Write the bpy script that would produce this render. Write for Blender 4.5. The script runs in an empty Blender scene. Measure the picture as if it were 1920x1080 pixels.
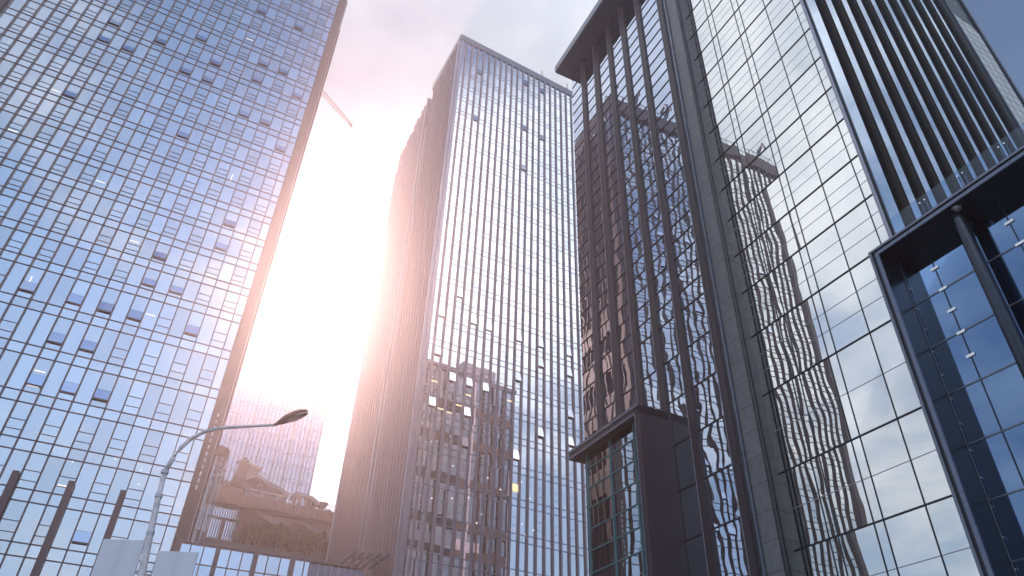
import bpy, math, random
from mathutils import Vector, Matrix
random.seed(7)
R_ = math.radians
sc = bpy.context.scene
col = sc.collection

# ------------------------------------------------------------------ camera
F_PX, PITCH, ROLL = 1342.23, R_(36.65), R_(2.024)
fw = Vector((0, math.cos(PITCH), math.sin(PITCH)))
up0 = Vector((0, -math.sin(PITCH), math.cos(PITCH)))
r0 = Vector((1, 0, 0))
rr = math.cos(ROLL) * r0 + math.sin(ROLL) * up0
uu = -math.sin(ROLL) * r0 + math.cos(ROLL) * up0
cam_d = bpy.data.cameras.new('camera')
cam = bpy.data.objects.new('camera', cam_d)
col.objects.link(cam)
cam.matrix_world = Matrix(((rr.x, uu.x, -fw.x, 0), (rr.y, uu.y, -fw.y, 0), (rr.z, uu.z, -fw.z, 1.6), (0, 0, 0, 1)))
cam_d.sensor_width = 36
cam_d.lens = F_PX / 1920 * 36
cam_d.clip_start = 0.1
cam_d.clip_end = 3000
sc.camera = cam

# ------------------------------------------------------------------ world
SUN_AZ, SUN_EL = -18.1, 33.9
sun_dir = Vector((math.sin(R_(SUN_AZ)) * math.cos(R_(SUN_EL)), math.cos(R_(SUN_AZ)) * math.cos(R_(SUN_EL)), math.sin(R_(SUN_EL))))
world = bpy.data.worlds.new("World")
sc.world = world
world.use_nodes = True
wt = world.node_tree
wt.nodes.clear()


class NT:
    def __init__(s, tree): s.t = tree
    def n(s, typ, **kw):
        nd = s.t.nodes.new(typ)
        for k, v in kw.items():
            if k == 'inp':
                for kk, vv in v.items():
                    if isinstance(vv, bpy.types.NodeSocket): s.t.links.new(vv, nd.inputs[kk])
                    else: nd.inputs[kk].default_value = vv
            else: setattr(nd, k, v)
        return nd
    def m(s, op, a, b=0.0, c=0.0, clamp=False):
        nd = s.n('ShaderNodeMath', operation=op, inp={0: a, 1: b, 2: c}); nd.use_clamp = clamp
        return nd.outputs[0]
    def vm(s, op, a, b=None, scale=None, out=0):
        d = {0: a}
        if b is not None: d[1] = b
        if scale is not None: d['Scale'] = scale
        return s.n('ShaderNodeVectorMath', operation=op, inp=d).outputs[out]
    def mix(s, f, a, b):
        nd = s.n('ShaderNodeMix', data_type='RGBA', inp={0: f, 6: a, 7: b}); return nd.outputs[2]
    def ramp(s, f, stops):
        nd = s.n('ShaderNodeValToRGB', inp={0: f})
        e = nd.color_ramp.elements
        while len(e) < len(stops): e.new(0.5)
        for i, (p, c) in enumerate(stops):
            e[i].position = p; e[i].color = c if len(c) == 4 else (*c, 1)
        return nd.outputs[0]
    def maprange(s, v, a, b, c, d):
        return s.n('ShaderNodeMapRange', inp={0: v, 1: a, 2: b, 3: c, 4: d}).outputs[0]


W = NT(wt)
sky = W.n('ShaderNodeTexSky', sky_type='NISHITA', sun_disc=False, sun_elevation=R_(SUN_EL), sun_rotation=R_(SUN_AZ))
sky.air_density = 1.0; sky.dust_density = 0.3; sky.ozone_density = 1.5
tc = W.n('ShaderNodeTexCoord').outputs['Generated']
dirn = W.vm('NORMALIZE', tc)
sep = W.n('ShaderNodeSeparateXYZ', inp={0: dirn})
zc = W.m('MAXIMUM', sep.outputs[2], 0.06)
px = W.m('DIVIDE', sep.outputs[0], W.m('ADD', zc, 0.15))
py = W.m('DIVIDE', sep.outputs[1], W.m('ADD', zc, 0.15))
cp = W.n('ShaderNodeCombineXYZ', inp={0: px, 1: py, 2: 0.0}).outputs[0]
n1 = W.n('ShaderNodeTexNoise', inp={'Vector': cp, 'Scale': 2.3, 'Detail': 8.0, 'Roughness': 0.58, 'Distortion': 0.35}).outputs[0]
cp2 = W.vm('ADD', cp, (13.1, 4.7, 2.0))
n2 = W.n('ShaderNodeTexNoise', inp={'Vector': cp2, 'Scale': 0.8, 'Detail': 3.0, 'Roughness': 0.5}).outputs[0]
dot = W.vm('DOT_PRODUCT', dirn, tuple(sun_dir), out=1)
dotc = W.m('MAXIMUM', dot, 0.0)
# cloud banks: towards the sun, in the west and in the south east; the east and the south are clearer
def lobe(az, el, p):
    d = (math.sin(R_(az)) * math.cos(R_(el)), math.cos(R_(az)) * math.cos(R_(el)), math.sin(R_(el)))
    return W.m('POWER', W.m('MAXIMUM', W.vm('DOT_PRODUCT', dirn, d, out=1), 0.0), p)
cover = W.m('ADD', W.m('MULTIPLY', W.m('POWER', dotc, 3.0), 0.20), W.m('MULTIPLY', lobe(-78, 35, 7.0), 0.22))
cover = W.m('ADD', cover, W.m('MULTIPLY', lobe(126, 40, 30.0), 0.48))
cover = W.m('ADD', cover, W.m('MULTIPLY', lobe(90, 38, 24.0), 0.14))
cover = W.m('ADD', cover, W.m('MULTIPLY', lobe(-12, 58, 10.0), 0.26))
cover = W.m('ADD', cover, W.m('MULTIPLY', lobe(150, 22, 16.0), 0.14))
cover = W.m('ADD', cover, W.m('MULTIPLY', lobe(-145, 38, 13.0), 0.50))
dens = W.m('ADD', W.m('ADD', n1, W.m('MULTIPLY', n2, 0.35)), cover)
cl = W.n('ShaderNodeMapRange', interpolation_type='SMOOTHSTEP', inp={0: dens, 1: 0.72, 2: 1.06, 3: 0.0, 4: 1.0}).outputs[0]
n3 = W.n('ShaderNodeTexNoise', inp={'Vector': W.vm('ADD', cp, (3.3, 1.2, 5.0)), 'Scale': 2.6, 'Detail': 6.0, 'Roughness': 0.6}).outputs[0]
ccol = W.ramp(n3, [(0.38, (0.45, 0.52, 0.64)), (0.60, (0.74, 0.79, 0.87))])
ccol = W.vm('SCALE', ccol, scale=W.m('ADD', W.m('SUBTRACT', 1.0, W.m('MULTIPLY', W.m('POWER', dotc, 9.0), 0.58)), W.m('ADD', W.m('MULTIPLY', lobe(126, 40, 20.0), 1.0), W.m('MULTIPLY', lobe(-145, 38, 12.0), 0.35))))
skyc = W.vm('MULTIPLY', W.vm('SCALE', sky.outputs[0], scale=0.12), (0.90, 1.0, 1.08))
horiz = W.m('POWER', W.m('SUBTRACT', 1.0, zc), 2.0)
skyv = W.mix(W.m('MULTIPLY', horiz, 0.95, clamp=True), skyc, (0.27, 0.37, 0.50, 1))
skyv = W.vm('SCALE', skyv, scale=W.m('ADD', W.m('SUBTRACT', 1.0, W.m('MULTIPLY', lobe(50, 48, 8.0), 0.40)), W.m('MULTIPLY', lobe(155, 38, 12.0), 1.05)))
base = W.mix(cl, skyv, ccol)
g1 = W.m('MULTIPLY', W.m('POWER', dotc, 110.0), 0.5)
g2 = W.m('MULTIPLY', W.m('POWER', dotc, 12.0), 0.06)
glow = W.vm('ADD', W.vm('SCALE', (1.0, 0.80, 0.76), scale=g1), W.vm('SCALE', (1.0, 0.72, 0.85), scale=g2))
final = W.vm('ADD', base, glow)
bg = W.n('ShaderNodeBackground', inp={0: final, 1: 1.0})
wo = W.n('ShaderNodeOutputWorld', inp={0: bg.outputs[0]})

# ------------------------------------------------------------------ sun
sd = bpy.data.lights.new('sun', 'SUN')
sd.energy = 2.35; sd.angle = R_(0.5); sd.color = (1.0, 0.66, 0.57)
sun = bpy.data.objects.new('sun', sd); col.objects.link(sun)
sun.rotation_euler = sun_dir.to_track_quat('Z', 'Y').to_euler()
sun.location = (0, 0, 200)

sc.view_settings.view_transform = 'Standard'
sc.view_settings.look = 'None'
sc.view_settings.exposure = 0.58
sc.view_settings.gamma = 1.0
sc.cycles.use_denoising = True
sc.cycles.max_bounces = 7
sc.cycles.glossy_bounces = 4
sc.cycles.diffuse_bounces = 2
sc.cycles.transmission_bounces = 4
sc.cycles.transparent_max_bounces = 8
sc.cycles.volume_bounces = 0
sc.cycles.caustics_reflective = False
sc.cycles.caustics_refractive = False

# ------------------------------------------------------------------ materials
MATS = {}


def newmat(name):
    m = bpy.data.materials.new(name); m.use_nodes = True
    m.node_tree.nodes.clear(); MATS[name] = m
    return m, NT(m.node_tree)


def solid(name, c, rough=0.5, metal=0.0, noise=0.12, scale=3.0, spec=0.5, joints=None, coat=0.0):
    m, T = newmat(name)
    tc = T.n('ShaderNodeTexCoord').outputs['Object']
    nz = T.n('ShaderNodeTexNoise', inp={'Vector': tc, 'Scale': scale, 'Detail': 5.0, 'Roughness': 0.6}).outputs[0]
    lo = tuple(x * (1 - noise) for x in c) + (1,); hi = tuple(min(1, x * (1 + noise)) for x in c) + (1,)
    cc = T.ramp(nz, [(0.3, lo), (0.7, hi)])
    streak = T.n('ShaderNodeTexNoise', inp={'Vector': T.vm('MULTIPLY', tc, (2.2, 2.2, 0.12)), 'Scale': 1.6, 'Detail': 4.0}).outputs[0]
    cc = T.mix(T.maprange(streak, 0.5, 0.75, 0.0, 0.25), cc, tuple(x * 0.6 for x in c) + (1,))
    if joints:
        uv = T.n('ShaderNodeUVMap').outputs[0]
        br = T.n('ShaderNodeTexBrick', inp={'Vector': uv, 'Color1': (1, 1, 1, 1), 'Color2': (0.86, 0.86, 0.88, 1), 'Mortar': (0.35, 0.35, 0.35, 1), 'Scale': 1.0,
                 'Mortar Size': joints[2], 'Brick Width': joints[0], 'Row Height': joints[1]})
        br.offset = 0.0
        cc = T.n('ShaderNodeMix', data_type='RGBA', blend_type='MULTIPLY', inp={0: 1.0, 6: cc, 7: br.outputs[0]}).outputs[2]
    b = T.n('ShaderNodeBsdfPrincipled', inp={'Base Color': cc, 'Roughness': T.maprange(nz, 0.3, 0.7, rough * 0.85, min(1, rough * 1.15)), 'Metallic': metal, 'Specular IOR Level': spec, 'Coat Weight': coat})
    T.n('ShaderNodeOutputMaterial', inp={0: b.outputs[0]})
    return m


def glass(name, tint, refl, inner, inner2, wob=0.002, tilt=0.001, wsc=(0.9, 0.9, 0.5), rough=0.0, var=0.12, blind=0.3, span=None):
    """Coated curtain-wall glass: a mirror coat over a dark interior.  UV cell = one pane; every pane
    has its own tiny tilt, roller-wave distortion and its own interior (blind up or down)."""
    m, T = newmat(name)
    uv = T.n('ShaderNodeUVMap').outputs[0]
    cell = T.vm('FLOOR', uv)
    wn = T.n('ShaderNodeTexWhiteNoise', noise_dimensions='3D', inp={0: cell})
    wn2 = T.n('ShaderNodeTexWhiteNoise', noise_dimensions='3D', inp={0: T.vm('ADD', cell, (17.3, 5.1, 9.0))})
    fr = T.n('ShaderNodeSeparateXYZ', inp={0: T.vm('FRACTION', uv)})
    oc = T.n('ShaderNodeTexCoord').outputs['Object']
    p = T.vm('ADD', T.vm('MULTIPLY', oc, wsc), T.vm('SCALE', wn.outputs[1], scale=7.0))
    wv = T.n('ShaderNodeTexNoise', inp={'Vector': p, 'Scale': 1.0, 'Detail': 1.5, 'Roughness': 0.5}).outputs[1]
    v = T.vm('SCALE', T.vm('SUBTRACT', wv, (0.5, 0.5, 0.5)), scale=wob * 2)
    tv = T.vm('SCALE', T.vm('SUBTRACT', wn2.outputs[1], (0.5, 0.5, 0.5)), scale=tilt * 2)
    nrm = T.vm('NORMALIZE', T.vm('ADD', T.vm('ADD', T.n('ShaderNodeNewGeometry').outputs['Normal'], v), tv))
    # interior
    rnd = wn.outputs[0]
    isb = T.m('LESS_THAN', rnd, blind)
    drop = T.m('SUBTRACT', 1.0, wn2.outputs[0])
    bl = T.m('MULTIPLY', isb, T.m('GREATER_THAN', fr.outputs[1], drop))
    icol = T.mix(T.m('MULTIPLY', bl, 0.8), (*inner, 1), (*inner2, 1))
    nz = T.n('ShaderNodeTexNoise', inp={'Vector': oc, 'Scale': 0.35, 'Detail': 3.0}).outputs[0]
    icol = T.mix(T.maprange(nz, 0.3, 0.7, 0.0, 0.35), icol, (inner[0] * 0.4, inner[1] * 0.4, inner[2] * 0.4, 1))
    dif = T.n('ShaderNodeBsdfDiffuse', inp={0: icol})
    tcol = T.mix(T.m('MULTIPLY', T.m('POWER', wn2.outputs[0], 2.0), 1.0), (*tint, 1), tuple(x * (1 - var) for x in tint) + (1,))
    gl = T.n('ShaderNodeBsdfGlossy', inp={0: tcol, 'Roughness': rough, 'Normal': nrm})
    fres = T.n('ShaderNodeFresnel', inp={0: 1.5, 'Normal': nrm}).outputs[0]
    fac = T.m('ADD', refl, T.m('MULTIPLY', fres, 1 - refl), clamp=True)
    fac = T.m('MULTIPLY', fac, T.maprange(wn.outputs[0], 0.0, 1.0, 1 - var * 0.6, 1.0))
    mx = T.n('ShaderNodeMixShader', inp={0: fac, 1: dif.outputs[0], 2: gl.outputs[0]})
    T.n('ShaderNodeOutputMaterial', inp={0: mx.outputs[0]})
    return m


def clear_glass(name, tint=(0.8, 0.92, 0.95), refl=0.12):
    m, T = newmat(name)
    tr = T.n('ShaderNodeBsdfTransparent', inp={0: (*tint, 1)})
    gl = T.n('ShaderNodeBsdfGlossy', inp={0: (0.95, 0.98, 1, 1), 'Roughness': 0.02})
    fres = T.m('POWER', T.n('ShaderNodeLayerWeight', inp={0: 0.5}).outputs[1], 4.0)
    mx = T.n('ShaderNodeMixShader', inp={0: T.m('ADD', refl + 0.03, T.m('MULTIPLY', fres, 0.6), clamp=True), 1: tr.outputs[0], 2: gl.outputs[0]})
    T.n('ShaderNodeOutputMaterial', inp={0: mx.outputs[0]})
    return m


def emis(name, c, s):
    m, T = newmat(name)
    T.n('ShaderNodeOutputMaterial', inp={0: T.n('ShaderNodeEmission', inp={0: (*c, 1), 1: s}).outputs[0]})
    return m


G_L = glass('glass_blue', (0.95, 0.94, 0.92), 0.93, (0.10, 0.13, 0.16), (0.45, 0.47, 0.50), wob=0.0015, tilt=0.004, var=0.16)
G_C = glass('glass_silver', (0.98, 0.99, 1.0), 0.95, (0.05, 0.035, 0.03), (0.40, 0.38, 0.36), wob=0.0012, tilt=0.0018, var=0.10, blind=0.2)
G_CL = glass('glass_side', (0.80, 0.74, 0.80), 0.5, (0.13, 0.09, 0.09), (0.25, 0.19, 0.18), wob=0.0015, tilt=0.002)
G_R = glass('glass_mirror', (0.93, 0.925, 0.87), 0.84, (0.03, 0.05, 0.05), (0.10, 0.24, 0.24), wob=0.0055, tilt=0.0120, wsc=(0.6, 0.6, 0.40), var=0.05, blind=0.25)
G_D = glass('glass_dark_tower', (0.72, 0.79, 0.90), 0.76, (0.03, 0.028, 0.035), (0.10, 0.10, 0.12), wob=0.0085, tilt=0.0028, wsc=(0.9, 0.9, 0.6), var=0.10, blind=0.2)
G_S = glass('glass_strip', (0.86, 0.94, 1.0), 0.92, (0.03, 0.04, 0.05), (0.1, 0.12, 0.14), wob=0.002, tilt=0.001, var=0.05)
G_P = glass('glass_entrance', (0.27, 0.43, 0.68), 0.50, (0.006, 0.012, 0.022), (0.01, 0.02, 0.03), wob=0.0012, tilt=0.0006, var=0.04, blind=0.0)
G_P2 = glass('glass_teal', (0.60, 0.66, 0.70), 0.30, (0.03, 0.022, 0.022), (0.06, 0.05, 0.05), wob=0.006, tilt=0.003, wsc=(0.8, 0.8, 0.4))
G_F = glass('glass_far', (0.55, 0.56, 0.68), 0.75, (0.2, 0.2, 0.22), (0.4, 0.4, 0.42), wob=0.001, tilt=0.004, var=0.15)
G_W = glass('glass_podium', (0.80, 0.90, 1.0), 0.82, (0.05, 0.07, 0.09), (0.2, 0.22, 0.25), wob=0.001, tilt=0.002)
CG = clear_glass('glass_clear', (0.72, 0.82, 0.92), 0.0)
CG2 = clear_glass('glass_tube', (0.70, 0.82, 0.85), 0.22)
BROWN = solid('bronze_aluminium', (0.17, 0.115, 0.115), 0.45, 0.2)
BROWNC = solid('mauve_aluminium', (0.38, 0.30, 0.33), 0.45, 0.2)
BROWN2 = solid('bronze_cladding', (0.13, 0.085, 0.078), 0.5, 0.1)
LTBR = solid('pale_aluminium', (0.42, 0.40, 0.46), 0.35, 0.3)
GREYAL = solid('grey_aluminium', (0.20, 0.22, 0.27), 0.35, 0.5)
DARKAL = solid('dark_aluminium', (0.030, 0.034, 0.045), 0.35, 0.3)
PIERM = solid('pier_brown', (0.060, 0.046, 0.050), 0.45, 0.1)
STONE = solid('grey_granite', (0.22, 0.22, 0.215), 0.4, 0.0, joints=(1.4, 1.36, 0.02), noise=0.2)
FINM = solid('stone_fins', (0.055, 0.048, 0.042), 0.9, 0.0, spec=0.0, joints=(0.5, 1.36, 0.015), noise=0.15)
FINM2 = solid('fin_joint', (0.10, 0.085, 0.07), 0.9, spec=0.0)
PALE = solid('pale_tiles', (0.80, 0.80, 0.74), 0.7, 0.0, joints=(0.88, 0.95, 0.055), noise=0.1)
BLACKP = solid('black_panel', (0.016, 0.020, 0.030), 0.22, 0.0, noise=0.3)
FRAMEP = solid('blue_grey_trim', (0.17, 0.20, 0.27), 0.30, 0.5)
SOFF = solid('dark_soffit', (0.010, 0.012, 0.017), 0.35, 0.0)
OVERH = solid('overhang_metal', (0.11, 0.13, 0.18), 0.4, 0.2)
TEAL = solid('teal_mullion', (0.10, 0.26, 0.28), 0.35, 0.2)
CLIPM = solid('white_clip', (0.92, 0.92, 0.90), 0.22, 0.75, noise=0.02)
STEEL = solid('brushed_steel', (0.45, 0.46, 0.48), 0.3, 0.8)
COLM = solid('dark_column', (0.06, 0.07, 0.09), 0.22, 0.6)
WHITEP = solid('white_panel', (0.80, 0.84, 0.90), 0.5, 0.0, noise=0.02, scale=0.8)
POLEM = solid('galvanised_pole', (0.74, 0.72, 0.73), 0.5, 0.2, noise=0.25, scale=6)
LAMPH = solid('lamp_housing', (0.30, 0.17, 0.13), 0.45, 0.1)
LENS = solid('lamp_lens', (0.55, 0.42, 0.34), 0.15)
TERRA = solid('terracotta_fascia', (0.66, 0.42, 0.33), 0.6, noise=0.1)
TERRAD = solid('fascia_shadow_gap', (0.20, 0.09, 0.07), 0.7)
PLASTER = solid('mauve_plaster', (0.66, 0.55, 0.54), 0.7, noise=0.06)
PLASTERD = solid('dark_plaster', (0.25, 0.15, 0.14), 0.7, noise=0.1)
CREAM = solid('cream_paint', (0.80, 0.75, 0.74), 0.6)
SOIL = solid('soil', (0.05, 0.035, 0.025), 0.9)
WOODM = solid('planter_wood', (0.62, 0.42, 0.33), 0.6)
CRANE = solid('crane_paint', (0.45, 0.36, 0.40), 0.5)
CONC = solid('concrete', (0.30, 0.29, 0.28), 0.8)
ASPH = solid('asphalt', (0.05, 0.05, 0.052), 0.85, scale=8)
PAVE = solid('paving', (0.24, 0.23, 0.22), 0.8, joints=(0.6, 0.6, 0.02))
DARKIN = solid('dark_interior', (0.03, 0.014, 0.012), 0.8)
BLUEP = solid('open_sash_glass', (0.05, 0.07, 0.1), 0.3)
G_O = glass('glass_sash', (0.78, 0.86, 1.0), 0.78, (0.05, 0.07, 0.1), (0.05, 0.07, 0.1), wob=0.001, tilt=0.006, blind=0.0)
LIGHT = emis('ceiling_light', (1.0, 0.95, 0.85), 0.95)
LIGHTY = emis('ceiling_light_warm', (1.0, 0.82, 0.50), 0.9)


def leafmat(name, a, b):
    m, T = newmat(name)
    oc = T.n('ShaderNodeTexCoord').outputs['Object']
    nz = T.n('ShaderNodeTexNoise', inp={'Vector': oc, 'Scale': 1.3, 'Detail': 5.0}).outputs[0]
    rn = T.n('ShaderNodeNewGeometry').outputs['Random Per Island']
    cc = T.mix(T.m('ADD', T.m('MULTIPLY', rn, 0.6), T.maprange(nz, 0.35, 0.65, -0.1, 0.5), clamp=True), (*a, 1), (*b, 1))
    d = T.n('ShaderNodeBsdfDiffuse', inp={0: cc}); tl = T.n('ShaderNodeBsdfTranslucent', inp={0: cc})
    T.n('ShaderNodeOutputMaterial', inp={0: T.n('ShaderNodeMixShader', inp={0: 0.3, 1: d.outputs[0], 2: tl.outputs[0]}).outputs[0]})
    return m


BAMBOO = leafmat('bamboo_leaves', (0.03, 0.05, 0.008), (0.20, 0.24, 0.04))
SHRUB = leafmat('shrub_leaves', (0.05, 0.04, 0.025), (0.17, 0.15, 0.09))


# ------------------------------------------------------------------ mesh helpers
class Fr:
    """a facade frame: t along the facade, n away from it"""
    def __init__(s, o, az, n_az):
        s.o = Vector((o[0], o[1], 0)); s.t = Vector((math.sin(R_(az)), math.cos(R_(az)), 0)); s.n = Vector((math.sin(R_(n_az)), math.cos(R_(n_az)), 0))
    def P(s, u, d, z):
        v = s.o + s.t * u + s.n * d; return Vector((v.x, v.y, z))


WORLD = Fr((0, 0), 90, 0)


class MB:
    def __init__(s): s.v = []; s.f = []; s.uv = []
    def quad(s, pts, uvs=None):
        k = len(s.v); s.v += [Vector(p) for p in pts]; s.f.append(tuple(range(k, k + len(pts))))
        s.uv.append(uvs if uvs else [(0, 0)] * len(pts))
    def box(s, fr, u0, u1, d0, d1, z0, z1):
        c = [fr.P(u, d, z) for z in (z0, z1) for u, d in ((u0, d0), (u1, d0), (u1, d1), (u0, d1))]
        k = len(s.v); s.v += c
        for f, uvs in (((0, 1, 5, 4), [(u0, z0), (u1, z0), (u1, z1), (u0, z1)]), ((1, 2, 6, 5), [(d0, z0), (d1, z0), (d1, z1), (d0, z1)]),
                       ((2, 3, 7, 6), [(u1, z0), (u0, z0), (u0, z1), (u1, z1)]), ((3, 0, 4, 7), [(d1, z0), (d0, z0), (d0, z1), (d1, z1)]),
                       ((4, 5, 6, 7), [(u0, d0), (u1, d0), (u1, d1), (u0, d1)]), ((3, 2, 1, 0), [(u0, d1), (u1, d1), (u1, d0), (u0, d0)])):
            s.f.append(tuple(k + i for i in f)); s.uv.append(uvs)
        return s
    def prism(s, pts_lo, pts_hi):
        n = len(pts_lo); k = len(s.v); s.v += [Vector(p) for p in pts_lo] + [Vector(p) for p in pts_hi]
        s.f.append(tuple(k + i for i in reversed(range(n)))); s.uv.append([(0, 0)] * n)
        s.f.append(tuple(k + n + i for i in range(n))); s.uv.append([(0, 0)] * n)
        for i in range(n):
            j = (i + 1) % n
            s.f.append((k + i, k + j, k + n + j, k + n + i)); s.uv.append([(i, 0), (i + 1, 0), (i + 1, 1), (i, 1)])
        return s
    def poly(s, fr, uz, d0, d1):
        return s.prism([fr.P(u, d0, z) for u, z in uz], [fr.P(u, d1, z) for u, z in uz])
    def tube(s, path, rads, seg=10, caps=True):
        rings = []
        for i, p in enumerate(path):
            p = Vector(p)
            a = Vector(path[max(i - 1, 0)]); b = Vector(path[min(i + 1, len(path) - 1)])
            ax = (b - a).normalized()
            ref = Vector((0, 0, 1)) if abs(ax.z) < 0.9 else Vector((1, 0, 0))
            x = ax.cross(ref).normalized(); y = ax.cross(x).normalized()
            k = len(s.v); r = rads[i] if isinstance(rads, (list, tuple)) else rads
            s.v += [p + (x * math.cos(t) + y * math.sin(t)) * r for t in (2 * math.pi * j / seg for j in range(seg))]
            rings.append(k)
        for i in range(len(rings) - 1):
            for j in range(seg):
                q = (j + 1) % seg
                s.f.append((rings[i] + j, rings[i] + q, rings[i + 1] + q, rings[i + 1] + j)); s.uv.append([(j, i), (j + 1, i), (j + 1, i + 1), (j, i + 1)])
        if caps:
            s.f.append(tuple(rings[0] + j for j in reversed(range(seg)))); s.uv.append([(0, 0)] * seg)
            s.f.append(tuple(rings[-1] + j for j in range(seg))); s.uv.append([(0, 0)] * seg)
        return s
    def build(s, name, mat, parent=None, smooth=False, bevel=0.0):
        me = bpy.data.meshes.new(name)
        base = Vector((0, 0, 0))
        p = parent
        while p is not None: base += p.location; p = p.parent
        me.from_pydata([v - base for v in s.v], [], s.f)
        uvl = me.uv_layers.new(name='UVMap')
        flat = [c for f in s.uv for uv in f for c in (float(uv[0]), float(uv[1]))]
        uvl.data.foreach_set('uv', flat)
        me.materials.append(mat)
        if smooth: me.polygons.foreach_set('use_smooth', [True] * len(me.polygons))
        me.update()
        o = bpy.data.objects.new(name, me); col.objects.link(o)
        if parent is not None: o.parent = parent
        if bevel:
            b = o.modifiers.new('bevel', 'BEVEL'); b.width = bevel; b.segments = 2; b.limit_method = 'ANGLE'
        return o


def thing(name, label, cat, loc, group=None, kind=None):
    o = bpy.data.objects.new(name, None); col.objects.link(o); o.location = loc
    o['label'] = label; o['category'] = cat
    if group: o['group'] = group
    if kind: o['kind'] = kind
    return o


def tag(o, label=None, cat=None, group=None, kind=None):
    if label: o['label'] = label
    if cat: o['category'] = cat
    if group: o['group'] = group
    if kind: o['kind'] = kind
    return o


def B(name, mat, root, fr, *a, **k):
    return MB().box(fr, *a).build(name, mat, root, **k)


CAMP = Vector((0, 0, 1.6))


def panes(root, fr, d, us, zs, mat, name='window', skip=None, top=100, uoff=0, voff=0, visible=True):
    """one quad a pane; the ones that show largest are objects of their own"""
    cells = []
    for i in range(len(us) - 1):
        for j in range(len(zs) - 1):
            if skip and skip(i, j): continue
            a, b, c, e = us[i], us[i + 1], zs[j], zs[j + 1]
            pts = [fr.P(a, d, c), fr.P(b, d, c), fr.P(b, d, e), fr.P(a, d, e)]
            ctr = (pts[0] + pts[2]) / 2 - CAMP
            nn = fr.n
            sz = abs(b - a) * (e - c) * abs(ctr.normalized().dot(nn)) / ctr.length_squared
            el = math.degrees(math.atan2(ctr.z, math.hypot(ctr.x, ctr.y)))
            if el < 12.5 or not visible: sz *= 0.001
            cells.append((sz, pts, i + uoff, j + voff))
    cells.sort(key=lambda c: -c[0])
    rest = MB()
    for k, (sz, pts, i, j) in enumerate(cells):
        uv = [(i, j), (i + 1, j), (i + 1, j + 1), (i, j + 1)]
        uv = [(x * 0.998 + 0.001 * (2 * i + 1) / 1 if False else x, y) for x, y in uv]
        e = 0.002
        uv = [(i + e, j + e), (i + 1 - e, j + e), (i + 1 - e, j + 1 - e), (i + e, j + 1 - e)]
        if visible and k < top:
            m = MB(); m.quad(pts, uv); m.build(name, mat, root)
        else: rest.quad(pts, uv)
    if rest.f:
        o = rest.build(name, mat, root)
        if top and visible: o['kind'] = 'stuff'
    return cells


# ================================================================== ground
g = MB(); g.quad([(-250, -250, 0), (250, -250, 0), (250, 250, 0), (-250, 250, 0)], [(0, 0), (500, 0), (500, 500), (0, 500)])
tag(g.build('ground', PAVE), kind='structure')
g = MB(); g.quad([(-250, 6, 0.004), (250, 6, 0.004), (250, 20, 0.004), (-250, 20, 0.004)])
g = MB()
rd = Fr((0, 0), 64.7, 154.7)
g.quad([rd.P(-240, -14, 0.004), rd.P(13, -14, 0.004), rd.P(13, -4, 0.004), rd.P(-240, -4, 0.004)])
tag(g.build('road', ASPH), kind='structure')

# ================================================================== left tower (L)
L = Fr((-26.24, 60.56), 63.4, 153.4)
LH = 101.0
DEP = 15.0
lt = thing('office_tower', 'blue glass tower with thin brown mullions filling the left side', 'building', (-40, 53, 0))
lows = [0.3, 4.3, 8.2, 12.3, 16.4, 20.36, 24.2, 28.1, 32.28, 36.5, 40.7, 44.04]
while lows[-1] < 97: lows.append(round(lows[-1] + 3.29, 2))
us = [-0.95] + [-1.74 - 1.27 * k for k in range(26)]
us = us[::-1]; NC = len(us) - 1
zs = []
for z in lows: zs += [z, z + (0.95 if z < 40 else 0.92)]
zs[-1] = LH - 0.3
B('core', DARKIN, lt, L, -33.7, -0.3, -DEP + 0.3, -0.25, 0, LH - 0.3)
col_of = lambda i: NC - 1 - i           # 0 = narrow column at the right edge
def l_oper(i):
    c = col_of(i) - 1
    return c >= 0 and ((c < 12 and c % 2 == 0) or (c >= 12 and c % 2 == 1))
open_w = {(17, 19), (17, 18), (15, 18), (13, 19), (10, 20), (10, 18), (8, 19), (8, 18), (4, 20), (4, 19), (2, 20), (0, 19), (2, 23), (8, 15), (6, 23), (0, 16), (4, 17), (2, 17), (17, 15), (6, 10), (6, 9), (4, 9), (2, 12), (2, 11), (13, 8), (10, 8), (8, 8), (6, 8), (10, 7), (8, 7), (2, 8), (10, 6), (8, 6), (6, 6), (4, 3)}
open_w = {(c, f + 1) for c, f in open_w}
def l_open(i, fl):
    c = col_of(i) - 1
    return (c, fl) in open_w
panes(lt, L, 0.0, us, zs, G_L, top=100)
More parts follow.
